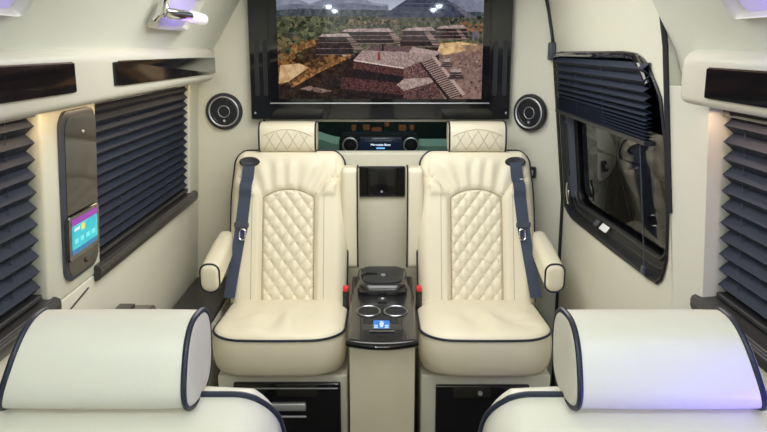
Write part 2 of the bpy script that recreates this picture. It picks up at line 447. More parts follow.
# ------------------------------------------------------------------ reading lamps on the leaning upper walls
def reading_lamp(label, s, y, z, arm, light):
    n = Vector((-s * .857, 0, .0)); ang = math.atan2(.135, .225)
    xw = .755 - (z - 1.55) * .6
    t = thing('reading_lamp', label, 'lamp', (s * xw, y, z), 0, 'reading lamps on the upper walls')
    nrm = Vector((-s * math.cos(ang), 0, -math.sin(ang))); up = Vector((-s * math.sin(ang), 0, math.cos(ang))); yy = Vector((0, 1, 0))
    P = lambda a, b, d: nrm * d + up * b + yy * a
    rr = rrect(-.22, .22, -.062, .085, .03, 5)
    bm = B(); loft(bm, [[P(a * k, b * k, d) for a, b in rr] for d, k in ((-.01, 1.03), (.004, 1.03), (.018, .98), (.024, .92), (.020, .87), (.004, .82))])
    build('housing', bm, 'cabinet', t)
    bm = B(); loft(bm, [[P(a * .76, b * .76 - .004, d) for a, b in rr] for d in (.003, .008)])
    build('led_lens', bm, 'purple', t)
    if arm:
        bm = B(); lathe(bm, [(.002, .0), (.024, .0), (.024, .016), (.016, .024), (.002, .025)], Matrix.Translation(P(-.235, .006, .015)) @ nrm.to_track_quat('Z', 'Y').to_matrix().to_4x4(), 20)
        tube(bm, [P(-.255, .050, .016), P(-.255, .008, .030), P(-.25, -.030, .020)], .010, 10)
        build('swivel_mount', bm, 'chrome', t)
        bm = B(); tube(bm, [P(-.24, .006, .034), P(-.20, .006, .042), P(-.10, .010, .050), P(-.02, .012, .054)], [.012, .017, .016, .013], 12)
        a = build('arm', bm, 'chrome', t)
        bm = B(); tube(bm, [P(-.02, .012, .054), P(.0, .012, .055), P(.13, .010, .062), P(.14, .010, .062)], [.014, .019, .019, .015], 14)
        build('lamp_head', bm, 'lens', a)
        bm = B(); tube(bm, [P(.138, .010, .062), P(.152, .010, .062)], [.015, .013], 12); build('end_cap', bm, 'plastic', a)
    else:
        bm = B(); tube(bm, [P(.06, .045, .028), P(-.02, .04, .034), P(-.08, .04, .03)], [.009, .012, .009], 12); build('arm', bm, 'plastic', t)
    if light: point('violet_glow', Vector(t.location) + P(0.0, -.01, .06), light, (.28, .14, 1), .03)
    return t
reading_lamp('reading lamp with chrome arm and white head on upper left wall, farther from photo edge', -1, 2.56, 1.672, True, .10)
reading_lamp('cream recessed reading lamp in upper left corner of photo', -1, 1.30, 1.675, False, .08)
reading_lamp('violet lit reading lamp above short cabinet on upper right wall', 1, 1.35, 1.672, False, .25)

# ------------------------------------------------------------------ television and its surround
sur = thing('television_surround', 'black lacquer panel with slots framing the television', 'panel', (-.012, 3.445, 1.237))
bm = one(-.580, .576, -.045, 0, 0, .66, .006); build('panel', bm, 'surround', sur)
for x in (-.548, -.510, .506, .548):
    bm = B(); loft(bm, [[Vector((x + a, yy, b)) for a, b in rrect(-.0075, .0075, .108, .345, .007, 5)] for yy in (-.0445, -.0475)])
    sl = build('vent_slot', bm, 'seal', sur)
    bm = B(); tube(bm, [Vector((x + a, -.0465, b)) for a, b in rrect(-.0085, .0085, .107, .346, .008, 5)], .0014, 6, True); build('slot_rim', bm, 'plastic', sl)
for x in (-.562, .560):
    for z in (.03, .62):
        bm = B(); lathe(bm, [(.0005, .003), (.004, .003), (.005, 0)], Matrix.Translation((x, -.045, z)) @ Matrix.Rotation(PI / 2, 4, 'X'), 10); build('screw', bm, 'steel', sur)

cv = Canvas(274, 485, -16, 101, 400, 222, (150, 150, 166))
g = np.clip((cv.V + 16) / 30, 0, 1)[..., None]
cv.img[:] = (np.array((112, 124, 150)) * (1 - g) + np.array((176, 178, 190)) * g) / 255.
F = cv.fill
F([(274, 6), (283, 2), (296, 5), (308, 9), (318, 6), (330, 0), (344, -3), (356, 2), (372, 8), (388, 10), (388, 20), (274, 20)], (122, 124, 140), (144, 146, 160), 14)
F([(274, 11), (290, 9), (320, 11), (350, 8), (388, 12), (388, 20), (274, 20)], (102, 106, 122), (118, 122, 136), 10)
F([(440, 8), (462, 2), (485, 6), (485, 22), (440, 22)], (110, 112, 130), (130, 132, 148), 12)
F([(274, 15), (300, 13.5), (340, 14.5), (385, 15), (485, 17), (485, 24), (274, 23)], (58, 66, 74), (90, 96, 98), 5)
F([(274, 21), (485, 21), (485, 50), (274, 60)], (60, 62, 48), (112, 106, 84), 5, 1.4)
F([(376, 22), (392, 14), (408, 4), (420, -5), (428, -6), (440, 0), (456, 11), (476, 24)], (52, 56, 76), (74, 78, 96), 5)
F([(448, 7), (453, 8), (482, 25), (471, 25)], (112, 108, 118), (84, 84, 98), 3)
for k in range(5): F([(388 + k * 8, 16.5 - k * 4), (446 + k * 1.5 - 0, 16.5 - k * 4), (447 + k * 1.5, 17.2 - k * 4), (387 + k * 8, 17.2 - k * 4)], (86, 88, 104))
F([(376, 22), (480, 22), (485, 26), (376, 26)], (66, 70, 66), (108, 98, 84), 3)
F([(274, 24), (330, 22), (345, 32), (320, 44), (274, 60)], (44, 50, 36), (122, 112, 84), 4, 1.5)
F([(326, 24), (372, 23.5), (400, 25), (400, 28), (330, 29)], (150, 124, 98), (84, 76, 60), 4)
cv.blobs(260, (274, 345), (23, 46), (1.0, 3.2), (36, 44, 30), (112, 112, 80))
cv.blobs(150, (330, 485), (22, 33), (.8, 2.6), (36, 44, 36), (100, 98, 76))
cv.blobs(20, (460, 485), (27, 35), (1.2, 2.6), (158, 100, 76), (118, 86, 66))
F([(274, 52), (300, 44), (322, 42), (335, 56), (345, 60), (312, 72), (274, 90)], (142, 98, 52), (66, 44, 28), 5, 1.5)
F([(276, 68), (296, 66), (306, 70), (284, 84), (274, 86)], (204, 170, 128), (176, 134, 88), 8)
F([(276, 57), (296, 47), (312, 43), (314, 47), (296, 55), (278, 64)], (164, 118, 66), (100, 70, 40), 4, 1.4)
F([(302, 52), (318, 48), (322, 58), (300, 67), (288, 64)], (46, 32, 24), (82, 56, 34), 5)
cv.blobs(50, (275, 300), (38, 62), (.8, 3), (48, 50, 32), (120, 104, 70))
F([(350, 56), (444, 50), (444, 101), (338, 101)], (62, 44, 42), (44, 32, 34), 6)
# stepped platforms in the middle distance
def platform(x0, x1, y0, y1, skew=4):
    F([(x0 + skew, y0), (x1 - skew, y0 - 1), (x1, y0 + 2.6), (x0, y0 + 2.6)], (184, 160, 152), (140, 118, 114), 3)
    h = (y1 - y0 - 2.6) / 3
    for k in range(3):
        a = y0 + 2.6 + k * h
        F([(x0 - k, a), (x1 + k, a), (x1 + k, a + h), (x0 - k, a + h)], (38, 30, 34), (72, 54, 54), 2.5)
        F([(x0 - k - 1, a + h - .8), (x1 + k + 1, a + h - .8), (x1 + k + 1, a + h), (x0 - k - 1, a + h)], (142, 118, 112), (96, 78, 76), 4)
def stairs(p, n, ca=(158, 132, 122), cb=(62, 46, 46)):
    (a, b, c, d) = [np.array(q, float) for q in p]     # top left, top right, bottom right, bottom left
    for k in range(n):
        for t0, t1, cc in ((k / n, (k + .5) / n, ca), ((k + .5) / n, (k + 1) / n, cb)):
            F([a + (d - a) * t0, b + (c - b) * t0, b + (c - b) * t1, a + (d - a) * t1], cc)
platform(340, 392, 33, 47)
stairs([(387, 35), (393, 35), (407, 50), (399, 50)], 10)
platform(402, 436, 32, 50)
stairs([(423, 34), (429, 34), (441, 49), (434, 49)], 10)
platform(437, 468, 30, 43)
stairs([(456, 32), (460, 32), (469, 43), (464, 43)], 8)
platform(316, 350, 38, 58)
stairs([(344, 40), (350, 40), (362, 53), (353, 53)], 10)
F([(440, 46), (485, 47), (485, 101), (440, 101)], (112, 86, 80), (146, 116, 104), 4)
F([(441, 47), (462, 45), (480, 48), (466, 54), (446, 58), (438, 56)], (220, 184, 130), (180, 138, 94), 6)
F([(462, 48), (485, 49), (485, 54), (470, 55)], (160, 128, 102), (124, 96, 82), 6)
cv.blobs(60, (452, 485), (60, 100), (.5, 1.6), (58, 44, 42), (168, 140, 122))
# dark ground at the lower left
F([(274, 88), (312, 72), (352, 60), (356, 101), (274, 101)], (34, 24, 22), (68, 48, 38), 5)
F([(284, 84), (326, 66), (348, 56), (350, 60), (318, 74), (288, 90)], (176, 124, 72), (100, 66, 40), 4, 1.4)
F([(296, 91), (306, 88), (330, 93), (318, 95)], (150, 124, 112), (108, 86, 76), 4)
F([(318, 80), (345, 78), (352, 86), (322, 90)], (40, 30, 30), (66, 50, 46), 4)
cv.blobs(30, (280, 345), (80, 100), (.5, 2), (26, 18, 18), (92, 70, 58))
# main platform
F([(352, 63), (361, 54), (372, 48), (412, 50), (443, 55), (436, 59), (404, 71)], (176, 150, 142), (132, 110, 106), 2.2)
F([(372, 48), (413, 50), (409, 55), (364, 53.5)], (116, 90, 88), (88, 68, 70), 2.2)
F([(409, 55), (413, 50), (443, 55), (436, 57)], (188, 162, 152), (150, 126, 120), 2.2)
F([(352, 63), (404, 71), (404, 79), (351, 71)], (110, 68, 62), (56, 36, 38), 1.6, 1.4)
F([(352, 62.4), (404, 70.2), (404, 71.4), (352, 63.6)], (204, 180, 168))
F([(351, 71), (404, 79), (404, 86), (351, 79)], (34, 25, 30), (52, 38, 42), 3)
F([(340, 79), (404, 86), (404, 97), (338, 91)], (108, 68, 64), (52, 34, 36), 1.6, 1.4)
F([(338, 91), (404, 97), (404, 101), (338, 101)], (34, 24, 28), (56, 42, 42), 3)
F([(404, 71), (424, 63), (431, 70), (431, 80), (404, 86)], (140, 104, 94), (74, 52, 52), 1.8, 1.3)
F([(397, 87), (404, 81), (431, 80), (436, 84), (404, 93)], (184, 156, 144), (140, 116, 110), 3)
F([(404, 93), (436, 84), (446, 101), (404, 101)], (120, 86, 78), (64, 44, 46), 2, 1.3)
stairs([(420, 65), (434, 60), (465, 97), (452, 101)], 20)
F([(433, 60), (436, 59), (468, 96), (465, 97.5)], (176, 148, 138))
F([(419.5, 65.3), (421.5, 64.6), (453, 101), (449, 101)], (52, 38, 40))
platform(444, 452, 62, 70, 1); platform(452, 464, 72, 82, 1)
F([(377, 55), (379.2, 55), (380, 63), (376.6, 63)], (140, 62, 58)); F([(381, 48), (383, 48), (383, 54), (381, 54)], (46, 28, 32))
n = cv.rng.normal(0, .02, cv.img.shape[:2])[..., None]
gy = cv.img.mean(2, keepdims=True); cv.img = gy + (cv.img - gy) * .86
cv.img = np.clip((cv.img + n - .07) * 1.14 * np.array((.985, 1, 1.01)), 0, 1)
tv = thing('television', 'flat screen television showing stone ruins under grey mountains', 'television', (-.017, 3.394, 1.312))
bm = one(-.484, .484, -.028, 0, 0, .548, .005); build('bezel', bm, 'gloss', tv)
picture('screen', cv.img, lambda s, t: (-.444 + .893 * s, -.0285, .535 - .516 * t), tv, .98, .03)
bm = one(-.484, .484, -.030, -.026, -.002, .003, .0012); build('lower_edge', bm, 'steel', tv)

# ------------------------------------------------------------------ speakers
def speaker(label, loc, rz, R=.083):
    t = thing('speaker', label, 'speaker', loc, rz, 'round door speakers')
    mx = Matrix.Rotation(PI / 2, 4, 'X')
    def ln(name, prof, m, par=t): return build(name, lathe(B(), prof, mx, 48), m, par)
    ln('surround_ring', [(R, -.004), (R, .008), (R * .96, .014), (R * .80, .015), (R * .76, .010), (R * .76, -.004)], 'plastic')
    ln('trim_ring', [(R * .83, .010), (R * .83, .0165), (R * .79, .019), (R * .75, .0165), (R * .75, .010)], 'steel')
    ln('cone', [(R * .76, .011), (R * .66, .013), (R * .58, .008), (R * .30, -.003), (R * .05, -.003)], 'cone')
    ln('tweeter_ring', [(R * .36, -.002), (R * .36, .009), (R * .31, .012), (R * .26, .009), (R * .26, -.002)], 'steel')
    ln('dust_cap', [(R * .27, .000), (R * .20, .006), (R * .10, .009), (.0005, .010)], 'cone')
    ln('badge', [(R * .07, 0), (R * .07, .011), (.0005, .0115)], 'steel').location = (0, -.002, -R * .5)
speaker('round black speaker with silver ring on left front post', (-.722, 3.446, 1.270), 0)
speaker('round black speaker with silver ring on right front post by sliding door', (.652, 3.370, 1.270), -math.atan2(.155, .163))
t = thing('wall_switch', 'small black switch on right front post below speaker', 'switch', (.670, 3.352, 1.005), -math.atan2(.155, .20))
bm = B(); loft(bm, [[Vector((a * k, y, b * k)) for a, b in rrect(-.014, .014, -.026, .026, .007, 4)] for y, k in ((.006, 1), (-.006, 1), (-.008, .9))]); build('plate', bm, 'plastic', t)
bm = one(-.007, .007, -.011, -.007, -.012, .012, .002); build('rocker', bm, 'steel', t)

# ------------------------------------------------------------------ wall control panel with touch screen (left pillar)
cp = thing('control_panel', 'tall black glossy control panel with small lit touch screen on left pillar', 'control panel', (-.829, 2.055, .932))
f = lambda a, b, d: Vector((d, a, b))
rr = rrect(-.120, .118, 0, .462, .045, 6)
bm = B(); loft(bm, [[f(a, b, d) for a, b in rr] for d in (-.004, .005)] + [[f(.0 + (a - .0) * .95, .231 + (b - .231) * .97, .009) for a, b in rr]]); build('frame', bm, 'bluegrey', cp)
rr2 = [((a) * .90, .231 + (b - .231) * .945) for a, b in rr]
bm = B(); loft(bm, [[f(a, b, d) for a, b in rr2] for d in (.007, .0105)]); build('face', bm, 'gloss_grey', cp)
rs = rrect(-.120, .098, .062, .185, .012, 4)
bm = B(); loft(bm, [[f(a, b, d) for a, b in rs] for d in (.008, .015)] + [[f(a * .985, .125 + (b - .125) * .97, .0175) for a, b in rs]]); ts = build('touch_screen', bm, 'gloss', cp)
c = Canvas(0, 100, 0, 70, 50, 36, (30, 190, 205))
c.fill([(0, 0), (100, 0), (100, 70), (0, 70)], (24, 176, 200), (60, 214, 214), 12)
c.fill([(0, 0), (100, 0), (100, 14), (0, 14)], (150, 52, 170)); c.fill([(0, 60), (100, 60), (100, 70), (0, 70)], (40, 120, 170))
c.fill([(10, 20), (30, 20), (30, 26), (10, 26)], (225, 245, 250)); c.fill([(36, 18), (50, 18), (50, 30), (36, 30)], (238, 225, 90))
for k in range(4):
    c.fill([(10 + k * 22, 40), (24 + k * 22, 40), (24 + k * 22, 50), (10 + k * 22, 50)], (120, 232, 236))
picture('display', c.img, lambda s, t: (.0180, -.102 + .182 * s, .175 - .098 * t), ts, 1.0)
bm = B(); lathe(bm, [(.0005, .004), (.006, .004), (.008, 0)], Matrix.Translation((.0105, .01, .035)) @ Matrix.Rotation(PI / 2, 4, 'Y'), 16); build('button', bm, 'plastic', cp)
bm = B(); lathe(bm, [(.0005, .004), (.004, .004), (.005, 0)], Matrix.Translation((.0105, .01, .40)) @ Matrix.Rotation(PI / 2, 4, 'Y'), 16); build('sensor', bm, 'steel', cp)

lean(cp, -1)
# ------------------------------------------------------------------ left side console and dark topped side box
sb = thing('side_box', 'low cream side box with charcoal top along left wall beside quilted chair', 'storage box', (-.75, 3.05, 0))
bm = one(-.128, .062, -.46, .36, 0, .475, .01); build('box', bm, 'wall', sb)
bm = one(-.129, .066, -.47, .36, .475, .50, .008); build('top', bm, 'ledge', sb)
sc = thing('side_console', 'cream armrest console with black tray top behind near left headrest', 'armrest console', (-.80, 1.85, 0))
bm = one(-.058, .058, -.75, .47, 0, .715, .012); build('body', bm, 'wall', sc)
bm = one(-.059, .062, .18, .48, .712, .742, .01); tr = build('tray', bm, 'gloss', sc)
bm = one(-.055, -.005, .30, .475, .741, .7455, .002); build('lid', bm, 'ledge', tr)

# ------------------------------------------------------------------ cab: dashboard, windscreen
ds = thing('dashboard', 'teal dashboard with small dark display and round vents seen under television', 'dashboard', (0, 4.0, .62))
prof = [(-.10, -.62), (-.10, .36), (-.08, .43), (-.03, .462), (.05, .452), (.42, .35), (.42, -.62)]
bm = B(); rows = []
for k in range(25):
    x = -.82 + 1.64 * k / 24; h = .05 * math.exp(-((x + .40) / .12) ** 2)
    rows.append([Vector((x, y, z + (h if z > .3 else 0))) for y, z in prof])
loft(bm, rows); build('body', bm, 'dash', ds)
bm = B(); loft(bm, [[Vector((a, y, b)) for a, b in rrect(-.228, .182, .36, .492, [.03, .03, .01, .01], 5)] for y in (-.115, -.09, .06)]); hs = build('display_housing', bm, 'gloss', ds)
for x in (-.172, .142):
    mx = Matrix.Translation((x, -.116, .44)) @ Matrix.Rotation(PI / 2, 4, 'X')
    v = build('air_vent', lathe(B(), [(.041, 0), (.041, .012), (.037, .016), (.033, .012), (.033, 0)], mx, 32), 'steel', ds)
    build('vent_core', lathe(B(), [(.033, .002), (.025, .008), (.010, .010), (.0005, .011)], mx, 24), 'seal', v)
bm = one(-.125, .095, -.119, -.112, .385, .482, .004); dd = build('display', bm, 'dark_display', ds)
def text(name, s, size, m, parent, loc):
    cu = bpy.data.curves.new(name, 'FONT'); cu.body = s; cu.size = size; cu.align_x = 'CENTER'; cu.extrude = .0004
    tmp = bpy.data.objects.new(name, cu); COL.objects.link(tmp)
    bpy.context.view_layer.update()
    me = bpy.data.meshes.new_from_object(tmp.evaluated_get(bpy.context.evaluated_depsgraph_get()))
    bpy.data.objects.remove(tmp); me.name = name
    me.materials.clear(); me.materials.append(M[m])
    o = bpy.data.objects.new(name, me); COL.objects.link(o); o.parent = parent; o.location = loc; o.rotation_euler = (PI / 2, 0, 0)
    return o
text('lettering', 'Mercedes-Benz', .0165, 'logo', dd, (-.015, -.1198, .437))
bm = B(); rbox(bm, -.037, .007, -.1202, -.119, .421, .4275); build('caption_bar', bm, 'logo_blue', dd)
bm = B()
for k in range(9): rbox(bm, -.075 + k * .0135, -.066 + k * .0135, -.1202, -.119, .462, .464)
build('status_line', bm, 'steel', dd)
bm = B(); loft(bm, [[(-.80, 4.425, .95), (.80, 4.425, .95), (.80, 4.43, .945), (-.80, 4.43, .945)], [(-.72, 3.85, 1.90), (.72, 3.85, 1.90), (.72, 3.855, 1.905), (-.72, 3.855, 1.905)]])
gl = bpy.data.materials.new('windscreen_glass'); gl.use_nodes = True
nt = gl.node_tree; nt.nodes.clear()
o_ = nt.nodes.new('ShaderNodeOutputMaterial'); mx_ = nt.nodes.new('ShaderNodeMixShader'); tr_ = nt.nodes.new('ShaderNodeBsdfTransparent'); gs_ = nt.nodes.new('ShaderNodeBsdfGlossy')
tr_.inputs[0].default_value = (.6, .62, .62, 1); gs_.inputs['Roughness'].default_value = .02; mx_.inputs[0].default_value = .08
nt.links.new(tr_.outputs[0], mx_.inputs[1]); nt.links.new(gs_.outputs[0], mx_.inputs[2]); nt.links.new(mx_.outputs[0], o_.inputs[0])
struct('window_4', bm, gl)
bm = B(); rbox(bm, -.85, .85, 4.435, 4.475, -.04, .955); struct('trim_8', bm, 'plastic')
for (x, y, wd, top, lab) in ((-.235, 6.0, .018, .95, 'leftmost amber lantern outside windscreen under television'), (-.150, 6.6, .030, .89, 'second amber lantern from left outside windscreen'), (-.055, 6.0, .040, .93, 'tall broad amber lantern outside windscreen above dashboard display'), (.030, 6.8, .022, .90, 'third amber lantern from right outside windscreen'), (.150, 6.0, .030, .95, 'second amber lantern from right outside windscreen'), (.245, 6.5, .018, .90, 'rightmost amber lantern outside windscreen')):  # glowing posts added to stand in for a mottled amber glow
    t = thing('standin', lab, 'standin', (x, y, -.6), 0, 'amber glow stand-ins outside the windscreen')
    bm = one(-.02, .02, -.02, .02, 0, top + .555, .004); build('post', bm, 'plastic', t)
    bm = one(-wd, wd, -.04, .04, top + .555, top + .605, .012); build('glow_block', bm, 'amber', t)
    bm = one(-wd - .01, wd + .01, -.05, .05, top + .605, top + .613, .004); build('cap', bm, 'plastic', t)

# thin cream trim under the surround, black flap in the partition
bm = one(-.54, .55, 3.455, 3.47, 1.222, 1.234, .003); struct('trim_9', bm, 'cabinet')
pn = thing('partition_flap', 'square black glossy flap in cream partition between upright armrests', 'panel', (-.008, 3.418, .885))
bm = one(-.105, .105, -.010, .002, 0, .135, .004); build('flap', bm, 'gloss_grey', pn)
bm = B(); tube(bm, [(a, -.009, b) for a, b in rrect(-.105, .105, 0, .137, .006, 3)], .0028, 6, True); build('flap_frame', bm, 'plastic', pn)
bm = B(); lathe(bm, [(.0005, .004), (.005, .004), (.006, 0)], Matrix.Translation((0, -.010, .022)) @ Matrix.Rotation(PI / 2, 4, 'X'), 14); build('latch_button', bm, 'steel', pn)

# ------------------------------------------------------------------ captain chairs
def chair(label, x, y, s, rz, front, zt=1.125, group=None):
    """s = side of the outer armrest in chair space; the chair faces -Y in its own space"""
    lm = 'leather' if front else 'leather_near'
    t = thing('captain_chair', label, 'chair', (x, y, 0), rz, group)
    cx = -s * .013 if front else 0
    # --- cushion
    pl = resample(rrect(-.247, .247, 0, .47, [.06, .06, .115, .115], 10), 120)
    pl = [Vector((p.x, p.y - .016 * (1 - (p.x / .247) ** 2) * sm(.3, 0, p.y))) for p in pl]
    prof = [(.88, .362), (.955, .366), (.99, .382), (1.012, .415), (1.018, .45), (1.008, .485), (.992, .507), (.972, .517), (.94, .524), (.88, .531), (.78, .536), (.66, .538), (.54, .538), (.42, .538), (.30, .538), (.18, .538), (.06, .538)]
    rows = []
    for k, z in prof:
        r = []
        for p in pl:
            q = Vector((p.x * k, .235 + (p.y - .235) * k))
            zz_ = z + .016 - .022 * sm(0, .47, q.y) * sm(.37, .52, z)
            if k < .9:
                ax = abs(q.x)
                zz_ += .012 * math.sin(q.x * 46 + 2.4 * noise.noise(Vector((q.x * 7, q.y * 4, x)))) * math.exp(-((q.y - .16) / .11) ** 2) * sm(.2, .10, ax)
                zz_ -= .006 * math.exp(-((ax - .135 + .08 * (q.y - .2)) / .006) ** 2) * sm(.02, .08, q.y)
                zz_ += .004 * noise.noise(Vector((q.x * 14, q.y * 14, x * 3)))
            r.append(Vector((cx + q.x, q.y, zz_)))
        rows.append(r)
    cu = build('seat_cushion', loft(B(), rows), lm, t, ang=60)
    e = [Vector((cx + p.x * .996, .235 + (p.y - .235) * .996, .526 - .022 * sm(0, .47, p.y))) for p in pl]
    bm = B(); tube(bm, e, .0048, 8, True); build('piping', bm, 'piping', cu)
    # --- back
    base = Vector((0, .46, .505)); top = Vector((0, .665, zt)); L = (top - base).length
    e_ = (top - base).normalized(); nr = Vector((0, -e_.z, e_.y))
    P = lambda a, b, d: base + Vector((a, 0, 0)) + e_ * b + nr * d
    cr = .06
    def hw(b):
        h = (.246 if front else .250) + .004 * math.sin(PI * b / L) - .012 * sm(.42, L, b)
        if b > L - cr: h += -cr + math.sqrt(max(0, cr * cr - (b - L + cr) ** 2))
        return h
    arch = lambda a: .482 - .035 * (a / .108) ** 2
    sh_ = lambda a: .455 + .075 * sm(.108, .19, abs(a))      # top of the side bolsters
    def d0(a, b):
        h = hw(b); dd = max(0, min(h - abs(a), L - b)); er = .034; d = 0
        if dd < er: d -= er * (1 - math.sqrt(max(0, 1 - (1 - dd / er) ** 2)))
        if not front: return d + .012 * math.cos(PI * a / .5)
        ax = abs(a)
        if ax > .108:
            wv = sm(.108, .128, ax); d += .024 * wv * sm(sh_(a) + .012, sh_(a) - .03, b) * sm(h + .02, h - .05, ax)
            d -= .007 * math.exp(-((b - sh_(a) - .004) / .006) ** 2) * sm(.108, .12, ax) * sm(h, h - .03, ax)
        up = sm(arch(min(ax, .108)), arch(min(ax, .108)) + .02, b)
        if up > 0 and ax < .2:
            an = math.atan2(a, b - .22)
            d += .0045 * math.sin(an * 34 + 3 * noise.noise(Vector((a * 9, b * 5, x)))) * up * sm(L - .02, L - .09, b) * sm(.2, .13, ax)
            d += .010 * up * sm(L, L - .08, b)
        if ax < .108 and b < arch(a): d -= .006
        return d
    bs = [i / 60 * (L - cr) for i in range(60)] + [L - cr + cr * math.sin(PI / 2 * i / 12) for i in range(13)]
    NU = 72; rows = []
    for b in bs:
        h = hw(b)
        fr = [P(h * math.sin(PI / 2 * (2 * i / NU - 1)) * .35 + h * (2 * i / NU - 1) * .65, b, d0(h * math.sin(PI / 2 * (2 * i / NU - 1)) * .35 + h * (2 * i / NU - 1) * .65, b)) for i in range(NU + 1)]
        bk = []
        for i in range(NU, -1, -1):
            a = h * (2 * i / NU - 1); dd = max(0, min(h - abs(a), L - b)); er = .03
            bk.append(P(a * .985, b, -.115 + (er * (1 - math.sqrt(max(0, 1 - (1 - min(1, dd / er)) ** 2)))) - .006 * math.cos(PI * a / .5)))
        rows.append(fr + bk)
    bk_ = build('backrest', loft(B(), rows), lm, t, ang=60)
    pp = [(-hw(b), b) for b in bs] + [(hw(b), b) for b in bs[::-1]]
    bm = B(); tube(bm, [P(a * 1.004, b + (.002 if b > L - .01 else 0), (-.030 if front else -.030)) for a, b in pp], .0046, 8); build('piping', bm, 'piping', bk_)
    if front:
        A_, B_ = .0545, .074
        def dq(a, b):
            p, q = a / A_ + b / B_, a / A_ - b / B_
            ed = min(.108 - abs(a), arch(a) - b)
            return .001 + .013 * math.sqrt(abs(math.sin(PI * p) * math.sin(PI * q))) * sm(0, .012, ed) - .006 * sm(.006, 0, ed)
        rows = []
        for j in range(131):
            r = []
            for i in range(61):
                a = -.108 + .216 * i / 60; b = .002 + (arch(a) - .002) * j / 130
                r.append(P(a, b, dq(a, b)))
            rows.append(r)
        qp = build('quilted_panel', grid(B(), rows), lm, bk_, ang=180)
        bm = B()
        for sg in (1, -1):
            for k in range(-12, 13):
                pts = []
                for j in range(101):
                    b = .004 + .476 * j / 100; a = A_ * (k - sg * b / B_)
                    if abs(a) < .107 and b < arch(a) - .002: pts.append(P(a, b, dq(a, b) + .0006))
                if len(pts) > 2: tube(bm, pts, .0012, 5)
        build('stitching', bm, 'thread', qp)
        bm = B(); tube(bm, [P(-.109, b, .001) for b in [i * .0443 for i in range(11)]] + [P(a, arch(a) + .001, .002) for a in [-.109 + .0109 * i for i in range(21)]] + [P(.109, b, .001) for b in [.443 - i * .0443 for i in range(11)]], .0014, 5)
        for sg in (-1, 1): tube(bm, [P(sg * a, sh_(a) + .004, d0(sg * a, sh_(a) + .004) + .0008) for a in [.11 + .01 * i for i in range(11)]], .0012, 5)
        for sg in (-1, 1): tube(bm, [P(sg * .152, b, d0(sg * .152, b) + .0006) for b in [.01 + i * .02 for i in range(25)]], .0010, 5)
        build('seam', bm, 'crease', bk_)
    # --- headrest
    if front:
        c0 = P(s * .008, L + .064, -.030); ry, rz_ = .056, .0625
        def ringh(xx, k):
            out = []
            for i in range(40):
                a = 2 * PI * i / 40; ca, sa = math.cos(a), math.sin(a)
                m_ = (abs(ca) ** 3.2 + abs(sa) ** 3.2) ** (-1 / 3.2)
                yy_, z_ = ca * m_ * ry * k, sa * m_ * rz_ * k
                out.append(c0 + Vector((xx, yy_ * (1.0 + .12 * z_ / rz_) + .012 * z_ / rz_, z_)))
            return out
        ends = [(-.126, .15), (-.126, .5), (-.125, .85), (-.123, .95), (-.117, 1.0)]
        sec = ends + [(-.06, 1.01), (0, 1.015), (.06, 1.01)] + [(-a, k) for a, k in ends[::-1]]
        hr = build('headrest', loft(B(), [ringh(a, k) for a, k in sec]), lm, t, ang=60)
        for a in (-.1205, .1205):
            bm = B(); tube(bm, ringh(a, 1.0), .0038, 8, True); build('piping', bm, 'piping', hr)
        fy = lambda a, z_: c0 + Vector((a, -ry * 1.015 * (1 - min(1, abs(z_ / rz_)) ** 3.2) ** (1 / 3.2) * (1 + .12 * z_ / rz_) + .012 * z_ / rz_ - .0008, z_))
        bm = B()
        tube(bm, [fy(-.105 + .21 * i / 24, .035 - .028 * ((i - 12) / 12) ** 2) for i in range(25)], .0012, 5)
        for sg in (1, -1):
            for k in range(-6, 7):
                pts = []
                for j in range(30):
                    z_ = -.05 + .08 * j / 29; a = .05 * k + sg * (z_ + .05) * .62
                    if abs(a) < .105 and z_ < .033 - .028 * (a / .105) ** 2: pts.append(fy(a, z_))
                if len(pts) > 2: tube(bm, pts, .0010, 5)
        build('stitching', bm, 'thread', hr)
        pz0, pz1 = c0.z - .10, c0.z - .03; py = c0.y
        px_ = .06
    else:
        # rolled headrest, wider at the foot on the outer side (outer side is +s in chair space)
        zc, yc = 1.132, .690
        def ringn(q, k):
            out = []
            for i in range(48):
                a = 2 * PI * i / 48; ca, sa = math.cos(a), math.sin(a)
                m_ = (abs(ca) ** 2.8 + abs(sa) ** 2.8) ** (-1 / 2.8)
                z_ = sa * m_ * .061 * k; yy_ = ca * m_ * .054 * k * (1 - .12 * z_ / .061) - .012 * z_ / .061
                xo = .119 - .020 * z_ / .061; xi = -.137
                xx = s * (xi + (xo - xi) * q + (1 - q) * .005 * yy_ / .054 + (1 - q) * .004)
                out.append(Vector((xx, yc + yy_, zc + z_)))
            return out
        ends = [(-.010, .1), (-.010, .5), (-.006, .82), (.0, .93), (.015, .985), (.045, 1.0)]
        sec = ends + [(.2, 1.01), (.35, 1.015), (.5, 1.015), (.65, 1.015), (.8, 1.01)] + [(1 - a, k) for a, k in ends[::-1]]
        hr = build('headrest', loft(B(), [ringn(a, k) for a, k in sec]), lm, t, ang=60)
        for q in (.014, .975):
            bm = B(); tube(bm, ringn(q, .995), .0042, 8, True); build('piping', bm, 'piping', hr)
        pz0, pz1 = 1.0, 1.10; py = .64; px_ = .06
    for a in (-px_, px_):
        bm = B(); tube(bm, [(a, py, pz0), (a, py, pz1)], .007, 10); build('headrest_post', bm, 'chrome', t)
